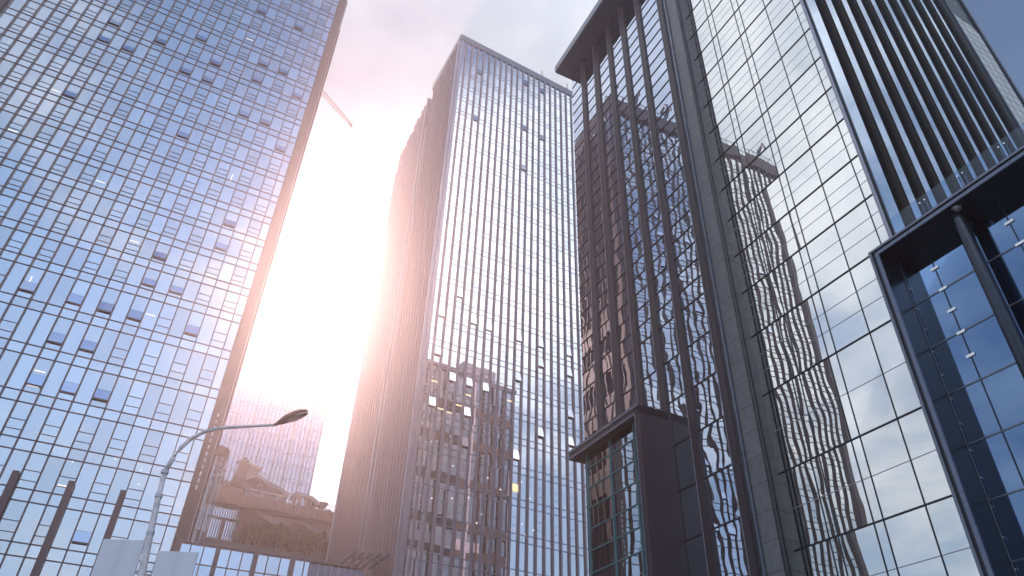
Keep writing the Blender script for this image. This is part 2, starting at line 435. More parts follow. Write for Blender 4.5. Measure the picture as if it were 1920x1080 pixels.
# sub-transoms of the operable casements and the open sashes
st = MB(); na = 0
for i in range(NC):
    if not l_oper(i): continue
    for fl in range(3, len(lows) - 1):
        z0, z1 = zs[2 * fl + 1], zs[2 * fl + 2]
        a, b = z0 + 0.22 * (z1 - z0), z0 + 0.50 * (z1 - z0)
        st.box(L, us[i] + 0.06, us[i + 1] - 0.06, 0.01, 0.045, a - 0.025, a + 0.025)
        st.box(L, us[i] + 0.06, us[i + 1] - 0.06, 0.01, 0.045, b - 0.025, b + 0.025)
        if l_open(i, fl):
            ang = R_(random.uniform(4, 10)); hgt = b - a
            u0, u1 = us[i] + 0.08, us[i + 1] - 0.08
            B('window_opening', DARKIN, lt, L, u0, u1, 0.012, 0.03, a, b)
            out = 0.06 + math.sin(ang) * hgt; zb = b - math.cos(ang) * hgt
            m = MB(); m.quad([L.P(u0, out, zb), L.P(u1, out, zb), L.P(u1, 0.06, b), L.P(u0, 0.06, b)], [(i + .1, fl + .1), (i + .9, fl + .1), (i + .9, fl + .9), (i + .1, fl + .9)])
            sash = m.build('open_sash', G_O, lt)
            m = MB()
            m.prism([L.P(u0, out - 0.05, zb - 0.03), L.P(u1, out - 0.05, zb - 0.03), L.P(u1, 0.035, b - 0.05), L.P(u0, 0.035, b - 0.05)],
                    [L.P(u0, out - 0.004, zb - 0.005), L.P(u1, out - 0.004, zb - 0.005), L.P(u1, 0.055, b - 0.004), L.P(u0, 0.055, b - 0.004)])
            m.box(L, u0, u1, out - 0.10, out + 0.01, zb - 0.13, zb - 0.03)
            m.build('sash_frame', BROWN, sash)
st.build('casement_rail', BROWN, lt)['kind'] = 'stuff'
for u in us[:-1]: B('mullion', BROWN, lt, L, u - 0.045, u + 0.045, -0.05, 0.27, 0, LH - 0.4)
for z in zs[:-1]: B('transom', BROWN, lt, L, -33.5, -0.96, -0.04, 0.055, z - 0.045, z + 0.045)
# corner piers
B('corner_pier', BROWN2, lt, L, -0.945, 0.10, -1.0, 0.34, 0, LH)
B('corner_fin', LTBR, lt, L, 0.105, 0.20, -0.9, 0.02, 0, LH - 0.8)
B('corner_fin', BROWN2, lt, L, 0.33, 0.42, -1.2, -0.1, 0, LH - 9.0)
B('corner_pier', BROWN2, lt, L, -34.6, -33.7, -1.2, 0.3, 0, LH)
for k in range(12):
    z = 23.6 + 0.62 * k
    B('painted_light_fleck', CREAM, lt, L, -0.50, -0.34, 0.342, 0.36, z, z + 0.36)  # flecks of light on the pier, put in as cream paint
for u in (-17.3, -13.45, -9.53, -5.73): B('pier', BROWN, lt, L, u - 0.24, u + 0.24, 0.21, 0.85, 0, 22.3)
# side face towards the gap between the towers (seen only as a reflection in the dark tower)
side = Fr((-26.24, 60.56), 63.4 - 90, 63.4)
so = lambda: None
sus = [1.0 + 1.27 * k for k in range(12)]
szs = zs
panes(lt, side, 0.0, sus, [z for z in szs if z > 58 or True], G_L, uoff=60, visible=False)
for u in sus: B('side_mullion', PIERM, lt, side, u - 0.10, u + 0.10, -0.05, 0.35, 0, LH - 1)
for z in (8.2, 20.4, 32.3, 44.0, 50.6, 57.2): B('side_band', PIERM, lt, side, 1.2, DEP, 0.02, 0.30, z, z + 3.4)
back = Fr(L.P(0, -DEP, 0)[:2], 63.4, -26.6)
B('rear_wall', BROWN2, lt, L, -34.5, -0.1, -DEP, -DEP + 0.3, 0, LH - 1)
lend = Fr(L.P(-34.6, 0, 0)[:2], -26.6, 243.4)
panes(lt, lend, 0.0, [0.5 + 1.4 * k for k in range(11)], zs, G_L, uoff=90, visible=False)
# roof parapet band and its cradle cranes
B('roof_parapet', BROWN2, lt, L, -34.6, 0.1, -0.6, 0.42, LH - 0.3, LH + 2.6)
B('roof_parapet', BROWN2, lt, side, 0.61, DEP, -0.5, 0.10, LH - 0.3, LH + 2.6)
B('roof_slab', CONC, lt, L, -34.4, -0.1, -DEP + 0.1, -0.61, LH - 0.3, LH + 0.2)
for u in (-1.8, -6.5, -13.0, -18.5, -25.5, -31.5):
    m = MB()
    h = random.uniform(2.6, 4.6)
    m.tube([L.P(u, -1.6, LH), L.P(u, -1.4, LH + 2.6 + h * .6), L.P(u + .3, -0.4, LH + 2.6 + h), L.P(u + .9, 1.2, LH + 2.6 + h * .92), L.P(u + 1.2, 1.9, LH + 2.3 + h * .5)], [0.45, 0.4, 0.34, 0.3, 0.24], 8)
    m.box(L, u - 1.0, u + 1.2, -3.4, -1.3, LH + 0.2, LH + 3.6)
    m.tube([L.P(u - 1.4, -1.0, LH + 2.6), L.P(u - 1.4, -1.0, LH + 4.4), L.P(u + 1.9, -1.0, LH + 4.4), L.P(u + 1.9, -1.0, LH + 2.6)], 0.12, 6)
    m.build('roof_crane', GREYAL, lt)
rl = MB()
for k in range(34): rl.box(L, -34 + k, -33.92 + k, 0.2, 0.28, LH + 2.6, LH + 3.9)
rl.box(L, -34, -0.1, 0.2, 0.28, LH + 3.9, LH + 4.0); rl.build('roof_railing', GREYAL, lt)
# lamps seen through the glass
for u, z, hor in ((-22.6, 36.0, 0), (-21.2, 33.4, 0), (-24.5, 41.5, 0), (-19.7, 38.6, 0), (-16.2, 31.0, 1), (-12.5, 33.2, 1), (-9.0, 39.0, 1), (-13.5, 46.5, 1), (-25.5, 47.0, 1), (-27.0, 55.0, 1), (-18.5, 52.3, 1), (-6.0, 45.2, 1), (-11.0, 82.0, 1), (-8.0, 78.5, 1), (-4.5, 74.6, 1), (-20.0, 68.5, 1), (-7.0, 58.0, 0), (-23.0, 29.5, 1), (-28.0, 36.8, 1), (-26.0, 62.0, 1), (-15.5, 29.6, 1), (-11.2, 22.0, 1)):
    u = min(us, key=lambda x: abs(x - u)) + 0.15
    if hor: B('ceiling_light', LIGHT, lt, L, u, u + 0.85, 0.004, 0.012, z, z + 0.09)
    else: B('ceiling_light', LIGHT, lt, L, u + .3, u + 0.40, 0.004, 0.012, z, z + 1.15)
for u, z in ((-7.3, 24.9), (-6.9, 23.4), (-5.1, 24.4), (-4.9, 23.2), (-10.2, 24.0)):
    B('downlight', LIGHT, lt, L, u, u + 0.12, 0.004, 0.012, z, z + 0.1)

# ================================================================== centre tower (C)
C = Fr((-10.35, 74.282), 60.75, 150.75)
CH = 111.4
ct = thing('office_tower', 'pale silver glass tower with close brown fins standing in the centre', 'building', (-3, 80, 0))
clows = [2.9, 6.85, 10.8, 14.8, 18.75, 22.7, 26.6, 30.6, 34.5, 38.2, 41.5, 44.9, 48.2]
while clows[-1] < CH - 5: clows.append(round(clows[-1] + 3.33, 2))
czs = []
for z in clows: czs += [z, z + 0.85]
czs.append(CH - 1.3)
CW = 1.146
cus = [0.55] + [CW * k for k in range(1, 25)]
B('core', DARKIN, ct, C, 0.4, 27.3, -8.0, -0.25, 0, CH - 1)
panes(ct, C, 0.0, cus, czs, G_C, top=100)
for k in range(1, 25): B('fin', BROWNC, ct, C, CW * k - 0.115, CW * k + 0.115, -0.05, 0.22, 0, CH - 1.25)
for z in czs[1:-1]: B('transom', LTBR, ct, C, 0.5, 27.3, -0.04, 0.035, z - 0.05, z + 0.05)
# thin casement lines in every second column
cr = MB()
for k in (1, 3, 5, 7, 9, 11, 14, 16, 18, 20, 22):
    for j in range(6, len(clows) - 1):
        z0, z1 = czs[2 * j + 1], czs[2 * j + 2]
        for f in (0.28, 0.58): cr.box(C, CW * k + 0.13, CW * (k + 1) - 0.13, 0.01, 0.03, z0 + f * (z1 - z0) - 0.02, z0 + f * (z1 - z0) + 0.02)
cr.build('casement_rail', LTBR, ct)['kind'] = 'stuff'
for (u, z) in [(4.2, 104.19), (13.22, 107.5), (16.71, 107.63), (4.17, 92.15), (13.24, 95.4), (16.54, 95.12), (13.24, 85.91), (4.0, 57.14), (1.72, 53.29), (6.3, 53.75), (8.54, 53.56), (13.11, 53.5), (16.48, 53.73), (16.5, 50.64), (21.1, 53.85), (21.2, 50.66), (13.03, 47.45), (1.62, 47.54), (3.86, 44.58), (6.19, 44.56), (8.43, 44.58), (1.57, 40.6), (6.13, 40.57), (6.14, 36.68), (12.96, 36.78), (16.4, 40.6), (21.06, 44.47), (21.05, 40.57)]:
    c = int(u / CW); u0, u1 = CW * c + 0.15, CW * (c + 1) - 0.15
    b = z + 0.55; hgt = 1.15; ang = R_(random.uniform(6, 10)) if z < 52 else R_(random.uniform(3, 5))
    out = 0.05 + math.sin(ang) * hgt; zb = b - math.cos(ang) * hgt
    m = MB(); m.quad([C.P(u0, out, zb), C.P(u1, out, zb), C.P(u1, 0.05, b), C.P(u0, 0.05, b)], [(c + .1, .1), (c + .9, .1), (c + .9, .9), (c + .1, .9)])
    s_ = m.build('open_sash', G_C, ct)
    m = MB()
    m.prism([C.P(u0, out - 0.05, zb - 0.02), C.P(u1, out - 0.05, zb - 0.02), C.P(u1, 0.03, b - 0.05), C.P(u0, 0.03, b - 0.05)],
            [C.P(u0, out - 0.004, zb - 0.002), C.P(u1, out - 0.004, zb - 0.002), C.P(u1, 0.046, b - 0.004), C.P(u0, 0.046, b - 0.004)])
    m.box(C, u0, u1, out - 0.06, out + 0.02, zb - 0.09, zb - 0.02)
    m.build('sash_frame', BROWN, s_)
# corner and crown
B('corner_pier', LTBR, ct, C, 0.0, 0.5, -0.45, 0.10, 0, CH)
B('parapet', GREYAL, ct, C, -0.05, 27.6, -0.5, 0.18, CH - 1.2, CH + 0.25)
for u in (16.8, 22.4): B('antenna', DARKAL, ct, C, u, u + 0.1, -0.4, -0.3, CH + 0.25, CH + 2.6)
# left face, in two blocks with a slot between them
CLo = (-10.35, 74.282)
CL = Fr(CLo, -27, -117)
panes(ct, CL, 0.0, [0.5 + 1.18 * k for k in range(11)], czs, G_CL, top=40, uoff=120)
for k in range(10): B('side_fin', BROWNC, ct, CL, 0.75 + 1.18 * k - 0.10, 0.75 + 1.18 * k + 0.10, -0.05, 0.24, 0, CH - 1.25)
B('side_parapet', GREYAL, ct, CL, -0.04, 12.4, -0.5, 0.24, CH - 1.2, CH + 0.25)
B('corner_pier', LTBR, ct, CL, 0.11, 0.42, -0.6, 0.40, 0, CH - 1.3)
B('slot_wall', LTBR, ct, CL, 12.31, 14.0, -3.0, -1.2, 0, CH - 3)
B('slot_edge', LTBR, ct, CL, 12.0, 12.3, -1.0, 0.42, 0, CH - 12)
B('slot_edge', LTBR, ct, CL, 13.7, 14.05, -1.0, 0.42, 0, CH - 2)
B('core', DARKIN, ct, CL, 0.6, 12.2, -12, -0.3, 0, CH - 1)
B('core', DARKIN, ct, CL, 14.1, 28.6, -20, -0.3, 0, CH - 7)
panes(ct, CL, -0.02, [14.1 + 1.18 * k for k in range(13)], [z for z in czs if z < CH - 4], G_CL, top=30, uoff=140)
for k in range(12):
    u = 14.7 + 1.18 * k
    top = CH - 2.0 - (0 if u < 19 else (u - 19) * 0.25)
    B('side_fin', BROWNC, ct, CL, u - 0.10, u + 0.10, -0.05, 0.24, 0, top - (0.8 if k % 3 == 0 else 0))
B('side_parapet', GREYAL, ct, CL, 14.06, 28.4, -0.5, 0.02, CH - 6, CH - 3.6)
B('end_pier', LTBR, ct, CL, 28.45, 29.3, -0.9, 0.3, 0, CH - 8.5)
B('end_pier', CREAM, ct, CL, 28.2, 28.44, 0.37, 0.5, 8, 45)
# entrance canopy of slats at the foot of the left face
for k in range(5): B('canopy_slat', GREYAL, ct, CL, 1.5 + 0.1 * k, 7.5 - 0.2 * k, 0.5 + 0.85 * k, 0.95 + 0.85 * k, 23.0 - 0.05 * k, 23.2 - 0.05 * k)
B('canopy_post', GREYAL, ct, CL, 3.0, 3.3, 0.5, 4.2, 22.6, 22.8)
for u, z in ((14.0, 33.5), (15.2, 31.8), (9.5, 33.0), (11.2, 32.0), (12.6, 34.2), (8.0, 34.0), (6.5, 35.3), (5.0, 33.4), (3.4, 35.0), (4.4, 36.8), (2.1, 35.6), (9.0, 28.7), (10.3, 27.8), (8.4, 27.6), (14.2, 28.6), (15.7, 28.2), (14.6, 27.4), (7.2, 30.2), (5.2, 29.7), (2.8, 29.2), (3.4, 26.6)):
    B('downlight', LIGHT, ct, C, u, u + 0.14, 0.004, 0.014, z, z + 0.16)
for u, z, w in ((5.9, 42.7, 0.9), (1.4, 43.2, 0.9), (4.7, 41.0, 0.9), (2.5, 39.9, .9), (13.7, 32.2, 0.9), (12.4, 43.6, 0.7), (4.5, 39.7, .9)):
    c = int(u / CW)
    B('ceiling_light', LIGHTY, ct, C, CW * c + 0.16, CW * (c + 1) - 0.16, 0.004, 0.014, z, z + (0.16 if z > 35 else 1.0))

# ================================================================== right hand building: frame R (u along the facade, D = distance from the camera plane)
R = Fr((0, 0), -25.3, 64.7)
RU, RD = 14.84, 26.07                      # corner
RH = 66.0
rt = thing('office_tower', 'mirror glass tower with dark stone fins on its other side, at the right', 'building', tuple(R.P(16, 30, 0)))
jo = [14.84, 15.35, 17.27, 19.22, 19.70, 21.59, 22.07, 24.14]
lev = [0.2, 4.2, 8.0, 11.8, 15.45, 19.7, 23.3, 26.3, 29.03, 31.85, 34.5, 37.2, 40.0, 42.75]
while lev[-1] < RH - 3: lev.append(round(lev[-1] + 2.74, 2))
lev.append(RH)
panes(rt, R, RD, jo, lev, G_R, top=100)
B('core', DARKIN, rt, R, RU + 0.2, 24.1, RD + 0.25, RD + 22, 0, RH - 0.3)
for u in jo[1:-1]: B('glazing_joint', DARKAL, rt, R, u - 0.022, u + 0.022, RD - 0.03, RD + 0.02, 0, RH)
for z in lev[1:-1]: B('transom', DARKAL, rt, R, RU + 0.01, 24.13, RD - 0.04, RD + 0.02, z - 0.032, z + 0.032)
fl = MB()
for a, b in zip(lev[:-1], lev[1:]):
    for f in ((0.5,) if b < 23 else (0.36, 0.64)):
        z = a + f * (b - a); fl.box(R, RU + 0.01, 24.13, RD - 0.008, RD + 0.01, z - 0.018, z + 0.018)
fl.build('glazing_bar', LTBR, rt)['kind'] = 'stuff'
B('corner_trim', LTBR, rt, R, RU - 0.06, RU + 0.04, RD - 0.05, RD + 0.10, 0, RH)
B('corner_trim', DARKAL, rt, R, RU - 0.08, RU - 0.02, RD + 0.32, RD + 0.42, 21.8, RH)
# fin side (the stripes)
S = Fr(R.P(RU, RD, 0)[:2], 64.7, 154.7)     # u = depth, d = outward (away from the building)
sp = 1.87
slev = lev
panes(rt, S, 0.0, [0.1, 1.3] + [1.3 + sp * k for k in range(1, 12)], slev, G_S, top=60, uoff=200)
for k in range(11):
    u0 = 1.75 + sp * k
    if u0 > 18.8: break
    f_ = B('stone_fin', FINM, rt, S, u0, u0 + 0.70, -0.05, 0.14, 21.0, RH)
    B('fin_edge', FINM2, f_, S, u0 + 0.30, u0 + 0.40, 0.142, 0.152, 21.0, RH)
B('rear_fin', DARKAL, rt, S, 20.1, 20.3, 0, 0.12, 21, RH)
m = MB()
pts = [(20.3, 21.0), (22.95, 21.0), (22.95, 55.0), (22.2, 55.8), (21.4, 55.7), (20.3, 56.3)]
m.v += [S.P(u, 0.10, z) for u, z in pts]; m.f.append(tuple(range(len(pts)))); m.uv.append(pts)
m.build('pale_panel', PALE, rt)  # pale tiled sheet with an uneven top edge
B('dark_cladding', SOFF, rt, S, 20.3, 22.95, 0.0, 0.08, 21.0, RH)
for u, z in ((21.6, 58.4), (21.9, 57.3), (22.3, 57.2), (21.8, 59.6), (22.3, 55.9)):
    B('side_window', TEAL, rt, S, u, u + 0.25, 0.082, 0.09, z, z + 0.5)
B('rear_pier', DARKAL, rt, S, 22.96, 23.3, -0.3, 0.25, 0, RH)
B('rear_pier', GREYAL, rt, S, 23.31, 23.42, -0.3, 0.1, 0, RH)
B('roof', CONC, rt, R, RU, 24.1, RD + 0.02, RD + 23, RH - 0.29, RH)

# dark tower
DD = 25.23; DU0, DU1 = 24.14, 40.6; DH = 65.2
dt = thing('office_tower', 'dark brown pier tower with roof overhang, between the silver tower and mirror glass', 'building', tuple(R.P(32, 36, 0)))
piers = [(25.76, 26.27), (28.60, 29.15), (30.95, 31.53), (33.25, 33.79), (35.6, 36.29), (37.98, 38.59)]
dlev = [0.2]
while dlev[-1] < DH - 1.3: dlev.append(round(dlev[-1] + (2.74 if dlev[-1] < 26 else 1.37), 2))
dlev.append(DH)
dus = [25.2] + [x for p in piers for x in p] + [40.6]
panes(dt, R, DD + 0.14, dus, dlev, G_D, top=100, uoff=300, skip=lambda i, j: i % 2 == 1)
B('core', DARKIN, dt, R, DU0 + 0.3, DU1 - 0.2, DD + 0.7, DD + 30, 0, DH - 0.3)
for a, b in piers:
    f_ = B('pier', PIERM, dt, R, a, b, DD, DD + 0.5, 0, DH)
    B('pier_edge', LTBR, f_, R, b - 0.02, b + 0.02, DD - 0.03, DD - 0.002, 0, DH)
for z in dlev[1:-1]: B('transom', PIERM, dt, R, 26.3, DU1, DD + 0.09, DD + 0.15, z - 0.035, z + 0.035)
B('stone_pier', STONE, dt, R, DU0, 25.18, DD - 0.02, DD + 0.86, 0, DH)
B('pier_trim', GREYAL, dt, R, 25.19, 25.30, DD - 0.14, DD + 0.5, 0, DH)
B('pier_trim', DARKAL, dt, R, 25.31, 25.42, DD - 0.05, DD + 0.5, 0, DH)
B('recess_strip', DARKAL, dt, R, DU0 - 0.05, DU0 - 0.005, DD + 0.25, DD + 0.35, 0, DH)
B('recess_strip', DARKAL, dt, R, DU0 - 0.05, DU0 - 0.005, DD - 0.02, DD + 0.08, 0, DH)
B('north_wall', PIERM, dt, R, DU1 - 0.2, DU1, DD + 0.44, DD + 31, 0, DH)
NF = Fr(R.P(DU1, DD, 0)[:2], 64.7, -25.3)
panes(dt, NF, 0.02, [0.6 + 2.0 * k for k in range(16)], dlev, G_P2, uoff=400, visible=False)
for k in range(16): B('north_pier', LTBR if k % 4 == 3 else PIERM, dt, NF, 0.4 + 2.0 * k, 0.75 + 2.0 * k, 0.03, 0.3, 0, DH)
for z in (10, 18, 26, 34, 38, 45, 52, 58): B('north_band', PIERM, dt, NF, 0.5, 31, 0.03, 0.2, z, z + 1.6)
B('north_band', LTBR, dt, NF, 5, 26, 0.21, 0.26, 35.0, 36.6)
B('east_wall', PIERM, dt, R, DU0, DU1, DD + 30.7, DD + 31, 0, DH)
# overhanging roof
ov = MB().box(R, 25.0, 40.95, DD - 1.62, DD + 31.5, DH, DH + 0.9)
ov.build('roof_overhang', OVERH, dt)
B('roof_fascia', FRAMEP, dt, R, 25.0, 40.97, DD - 1.72, DD - 1.622, DH + 0.12, DH + 1.05)
for u in (27, 31, 35, 39): B('roof_plant', GREYAL, dt, R, u, u + 1.6, DD + 20, DD + 27, DH + 0.9, DH + 3.2)
# lower entrance box on the dark tower
eb = thing('entrance_box', 'small dark canopy box with teal glazing bars projecting from the dark tower', 'building', tuple(R.P(34, 24, 0)))
ED = 23.1
B('side_wall', BLACKP if False else PIERM, eb, R, 30.92, 31.30, ED, DD + 0.0 - 0.003, 0, 21.55)
B('canopy', PIERM, eb, R, 30.92, 39.0, ED, DD - 0.003, 21.0, 21.55)
B('canopy_edge', GREYAL, eb, R, 30.90, 39.02, ED - 0.06, ED - 0.003, 21.42, 21.6)
B('canopy_edge', GREYAL, eb, R, 31.3, 39.0, ED - 0.05, ED - 0.003, 21.0, 21.12)
B('leg_edge', GREYAL, eb, R, 31.24, 31.34, ED - 0.05, ED - 0.003, 0, 21.0)
eu = [31.31, 32.3, 34.9, 37.6]; ez = [0.2, 4.0, 7.6, 10.9, 12.2, 13.5, 14.8, 16.1, 17.4, 18.7, 20.0, 20.99]
panes(eb, R, ED + 0.55, eu, ez, G_P2, top=40, uoff=500)
for u in eu[1:]: B('mullion', TEAL, eb, R, u - 0.05, u + 0.05, ED + 0.48, ED + 0.62, 0, 21)
for i, z in enumerate(ez[1:-1]): B('transom', TEAL, eb, R, 31.31, 37.6, ED + 0.50, ED + 0.545, z - 0.035, z + 0.035)
for u in eu[1:]:
    for z in ez[3:-1]:
        B('glass_clip', CLIPM, eb, R, u + 0.12, u + 0.20, ED + 0.42, ED + 0.47, z + 0.12, z + 0.20)
B('end_wall', PIERM, eb, R, 37.61, 37.8, ED + 0.5, DD - 0.003, 0, 21)

# ================================================================== entrance portal, near right
pt = thing('entrance_portal', 'near black framed glass entrance with a round column, lower right', 'building', tuple(R.P(8, 26, 0)))
PD, PG = 24.0, 25.19
B('left_cheek', BLACKP, pt, R, 14.36, 14.76, PD + 0.02, RD - 0.05, 0, 21.35)
B('roof_slab', SOFF, pt, R, 0.5, 14.76, PD + 0.02, RD + 22, 21.35, 21.65)
B('frame_edge', FRAMEP, pt, R, 14.36, 14.52, PD - 0.06, PD + 0.018, 0, 21.35)
B('frame_edge', FRAMEP, pt, R, 0.5, 14.52, PD - 0.06, PD + 0.018, 21.352, 21.50)
B('frame_shadow_gap', DARKAL, pt, R, 14.522, 14.66, PD - 0.01, PD + 0.018, 0, 21.5)
B('frame_shadow_gap', DARKAL, pt, R, 0.5, 14.66, PD - 0.01, PD + 0.018, 21.502, 21.60)
B('frame_outer', GREYAL, pt, R, 14.662, 14.78, PD - 0.08, PD + 0.018, 0, 21.6)
B('frame_outer', GREYAL, pt, R, 0.5, 14.78, PD - 0.08, PD + 0.018, 21.602, 21.70)
pu = [14.36, 13.05, 9.86, 6.7, 3.5, 0.5][::-1]
pz = [0.2, 2.7, 4.75, 6.8, 8.85, 10.9, 12.95, 15.0, 17.05, 19.1, 21.35]
panes(pt, R, PG, pu, pz, G_P, top=60, uoff=600)
B('rear_wall', DARKIN, pt, R, 0.6, 14.3, PG + 0.3, PG + 0.6, 0, 21.3)
for u in pu[1:-1]: B('glazing_joint', DARKAL, pt, R, u - 0.018, u + 0.018, PG - 0.03, PG + 0.02, 0, 21.35)
for z in pz[1:-1]: B('transom', GREYAL, pt, R, 0.5, 14.355, PG - 0.03, PG + 0.02, z - 0.03, z + 0.03)
for u in (13.05, 9.86):
    for k in range(5):
        z = 20.13 - 1.03 * k
        B('glass_clip', CLIPM, pt, R, u - 0.17, u + 0.17, PG - 0.045, PG - 0.032, z - 0.055, z + 0.055)
for k in range(14):
    B('cheek_stud', CLIPM, pt, R, 14.30, 14.355, PG - 0.07, PG - 0.03, 19.9 - 1.03 * k, 19.95 - 1.03 * k)
cj = B('cheek_joint', GREYAL, pt, R, 14.325, 14.357, PG - 0.10, PG - 0.035, 0, 21.3)
cc = R.P(11.13, 24.55, 0)
m = MB(); m.tube([cc, Vector((cc.x, cc.y, 20.95)), Vector((cc.x, cc.y, 21.35))], [0.25, 0.25, 0.25], 40)
m.build('column', COLM, pt, smooth=True)
for a in (0, math.pi):
    m = MB()
    c2 = cc + Vector((math.cos(a + 1.1) * 0.36, math.sin(a + 1.1) * 0.36, 21.30)); m.tube([c2 + Vector((0, 0, -.16)), c2 + Vector((0, 0, -0.06)), c2 + Vector((0, 0, .04))], [0.05, 0.16, 0.2], 20)
    m.build('column_bracket', STEEL, pt, smooth=True)
cc2 = R.P(7.2, 24.55, 0)
m = MB(); m.tube([cc2, Vector((cc2.x, cc2.y, 20.95)), Vector((cc2.x, cc2.y, 21.35))], 0.25, 40); m.build('column', COLM, pt, smooth=True)
for u in (13.6, 10.4): B('soffit_joint', DARKAL, pt, R, u, u + 0.02, PD + 0.1, PG - 0.1, 21.335, 21.349)
# balustrade on the portal roof
bl = thing('glass_balustrade', 'clear glass balustrade along the roof edge of the entrance portal', 'balustrade', tuple(R.P(8, 24.2, 21.7)))
k = 0
u = 13.45
while u > 1.5:
    B('glass_panel', CG, bl, R, u - 1.70, u, PD + 0.10, PD + 0.118, 21.72, 22.72)
    for du in (0.28, 0.06):
        B('panel_post', FRAMEP, bl, R, u - 1.72 + du, u - 1.68 + du, PD + 0.13, PD + 0.17, 21.72, 22.45)
        B('panel_clip', CLIPM, bl, R, u - 1.725 + du, u - 1.675 + du, PD + 0.06, PD + 0.098, 22.40, 22.47)
    u -= 1.72

# ================================================================== far tower
FT = Fr((-53.91, 192.6), 63.4, 153.4)
FH = 111.2
ft = thing('office_tower', 'distant hazy glass tower behind the roof garden, left of the silver tower', 'building', tuple(FT.P(-15, -8, 0)))
fzs = [0]
while fzs[-1] < FH - 3: fzs.append(round(fzs[-1] + (1.0 if len(fzs) % 2 else 2.9), 2))
fzs.append(FH)
fus = [-30.5 + 1.13 * k for k in range(28)]
B('core', DARKIN, ft, FT, -30.4, -0.1, -20, -0.2, 0, FH - 0.5)
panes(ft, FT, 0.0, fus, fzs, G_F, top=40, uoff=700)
for u in fus: B('mullion', BROWN2, ft, FT, u - 0.08, u + 0.08, -0.02, 0.25, 0, FH + (1.2 if int(u * 10) % 3 == 0 else 0.5))
for k in (6, 10, 13, 17, 20, 24): B('service_strip', BROWN2, ft, FT, fus[k] + 0.25, fus[k] + 0.42, 0.0, 0.2, 20, FH - 2)
for z in fzs[1:-1]: B('transom', LTBR, ft, FT, -30.5, 0, -0.02, 0.05, z - 0.07, z + 0.07)
B('corner_trim', LTBR, ft, FT, 0.02, 0.3, -0.4, 0.2, 0, FH)
B('side_wall', LTBR, ft, FT, -0.1, 0.0, -20, -0.41, 0, FH)

# ================================================================== mall with roof garden
MS = 110 / 85
def mf(pts): return [(u * MS, (z - 1.6) * MS + 1.6) for u, z in pts]
def mu(u): return u * MS
def mz(z): return (z - 1.6) * MS + 1.6
M = Fr((-32.35 * MS, 78.6 * MS), 62, 152)
mall = thing('shopping_building', 'low building with ribbed terracotta band and roof garden below the far tower', 'building', tuple(M.P(8, -5, 0)))
def MBx(name, mat, root, u0, u1, d0, d1, z0, z1): return B(name, mat, root, M, mu(u0), mu(u1), d0, d1, mz(z0), mz(z1))
MBx('fascia', TERRA, mall, -2.5, 14.9, -14, 0.0, 29.30, 30.45)
fz = MB()
for k in range(58):
    u = -2.4 + 0.30 * k; fz.box(M, mu(u), mu(u + 0.15), 0.003, 0.22, mz(29.34), mz(30.42))
fz.build('fascia_rib', TERRA, mall)
MBx('fascia_cap', WOODM, mall, -2.5, 14.9, -0.4, 0.12, 30.453, 30.53)
MBx('drip_band', TERRAD, mall, -2.5, 14.9, -13.9, -0.25, 29.10, 29.297)
MBx('main_wall', PLASTER, mall, -2.5, 14.8, -13.5, -1.0, 0.0, 29.095)
def arc(cx, cz, rx, rz, a0, a1, n=14): return [(cx + rx * math.cos(R_(a0 + (a1 - a0) * i / n)), cz + rz * math.sin(R_(a0 + (a1 - a0) * i / n))) for i in range(n + 1)]
sweep = [(3.25, 24.0), (3.25, 29.05), (5.0, 28.95), (6.2, 28.45), (7.2, 28.0), (8.0, 27.85), (8.6, 28.15), (9.3, 28.55)] + [(9.9, 28.62), (10.8, 28.52), (11.5, 28.2), (11.8, 27.7), (11.9, 26.5), (11.9, 24.0)]
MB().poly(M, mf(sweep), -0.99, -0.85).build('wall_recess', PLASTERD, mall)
MB().poly(M, mf([(9.1, 26.4), (9.15, 27.3), (9.35, 27.75), (9.5, 27.8), (9.45, 27.0), (9.3, 26.4)]), -0.84, -0.80).build('arched_window', G_W, mall)
MB().poly(M, mf([(9.75, 26.2), (9.85, 27.2), (10.05, 27.75), (10.3, 27.9), (10.2, 27.0), (9.95, 26.2)]), -0.84, -0.80).build('arched_window', G_W, mall)
MB().poly(M, mf([(10.9, 26.0), (11.0, 26.9), (11.2, 27.4), (11.4, 27.4), (11.45, 26.8), (11.3, 26.0)]), -0.84, -0.80).build('arched_window', G_W, mall)
MBx('facade_window', G_W, mall, -0.6, 3.2, -0.98, -0.9, 24.4, 28.8)
for k in range(15): MBx('window_bar', BROWN2, mall, -0.45 + 0.26 * k, -0.37 + 0.26 * k, -0.88, -0.60, 24.0, 28.85)
for z in (27.6, 24.95): MBx('window_rail', BROWN2, mall, -0.6, 3.25, -0.59, -0.5, z, z + 0.13)
MBx('window_rail', CREAM, mall, 0.0, 3.1, -0.895, -0.885, 25.1, 25.5)
MBx('window_rail', BROWN2, mall, 1.55, 1.85, -0.89, -0.62, 24.4, 27.6)
MBx('planting_ledge', CONC, mall, -3, 14.8, -0.84, 4.4, 22.2, 24.25)
# planter, hedge and roof objects
pl = thing('planter', 'long pale planter box with grey shrubs on the roof edge beside the glass tube', 'planter', tuple(M.P(1, -1, mz(30.5))))
MBx('box', WOODM, pl, -1.0, 2.78, -1.6, 0.0, 30.54, 31.12)
MBx('earth', SOIL, pl, -0.9, 2.7, -1.5, -0.1, 31.121, 31.16)


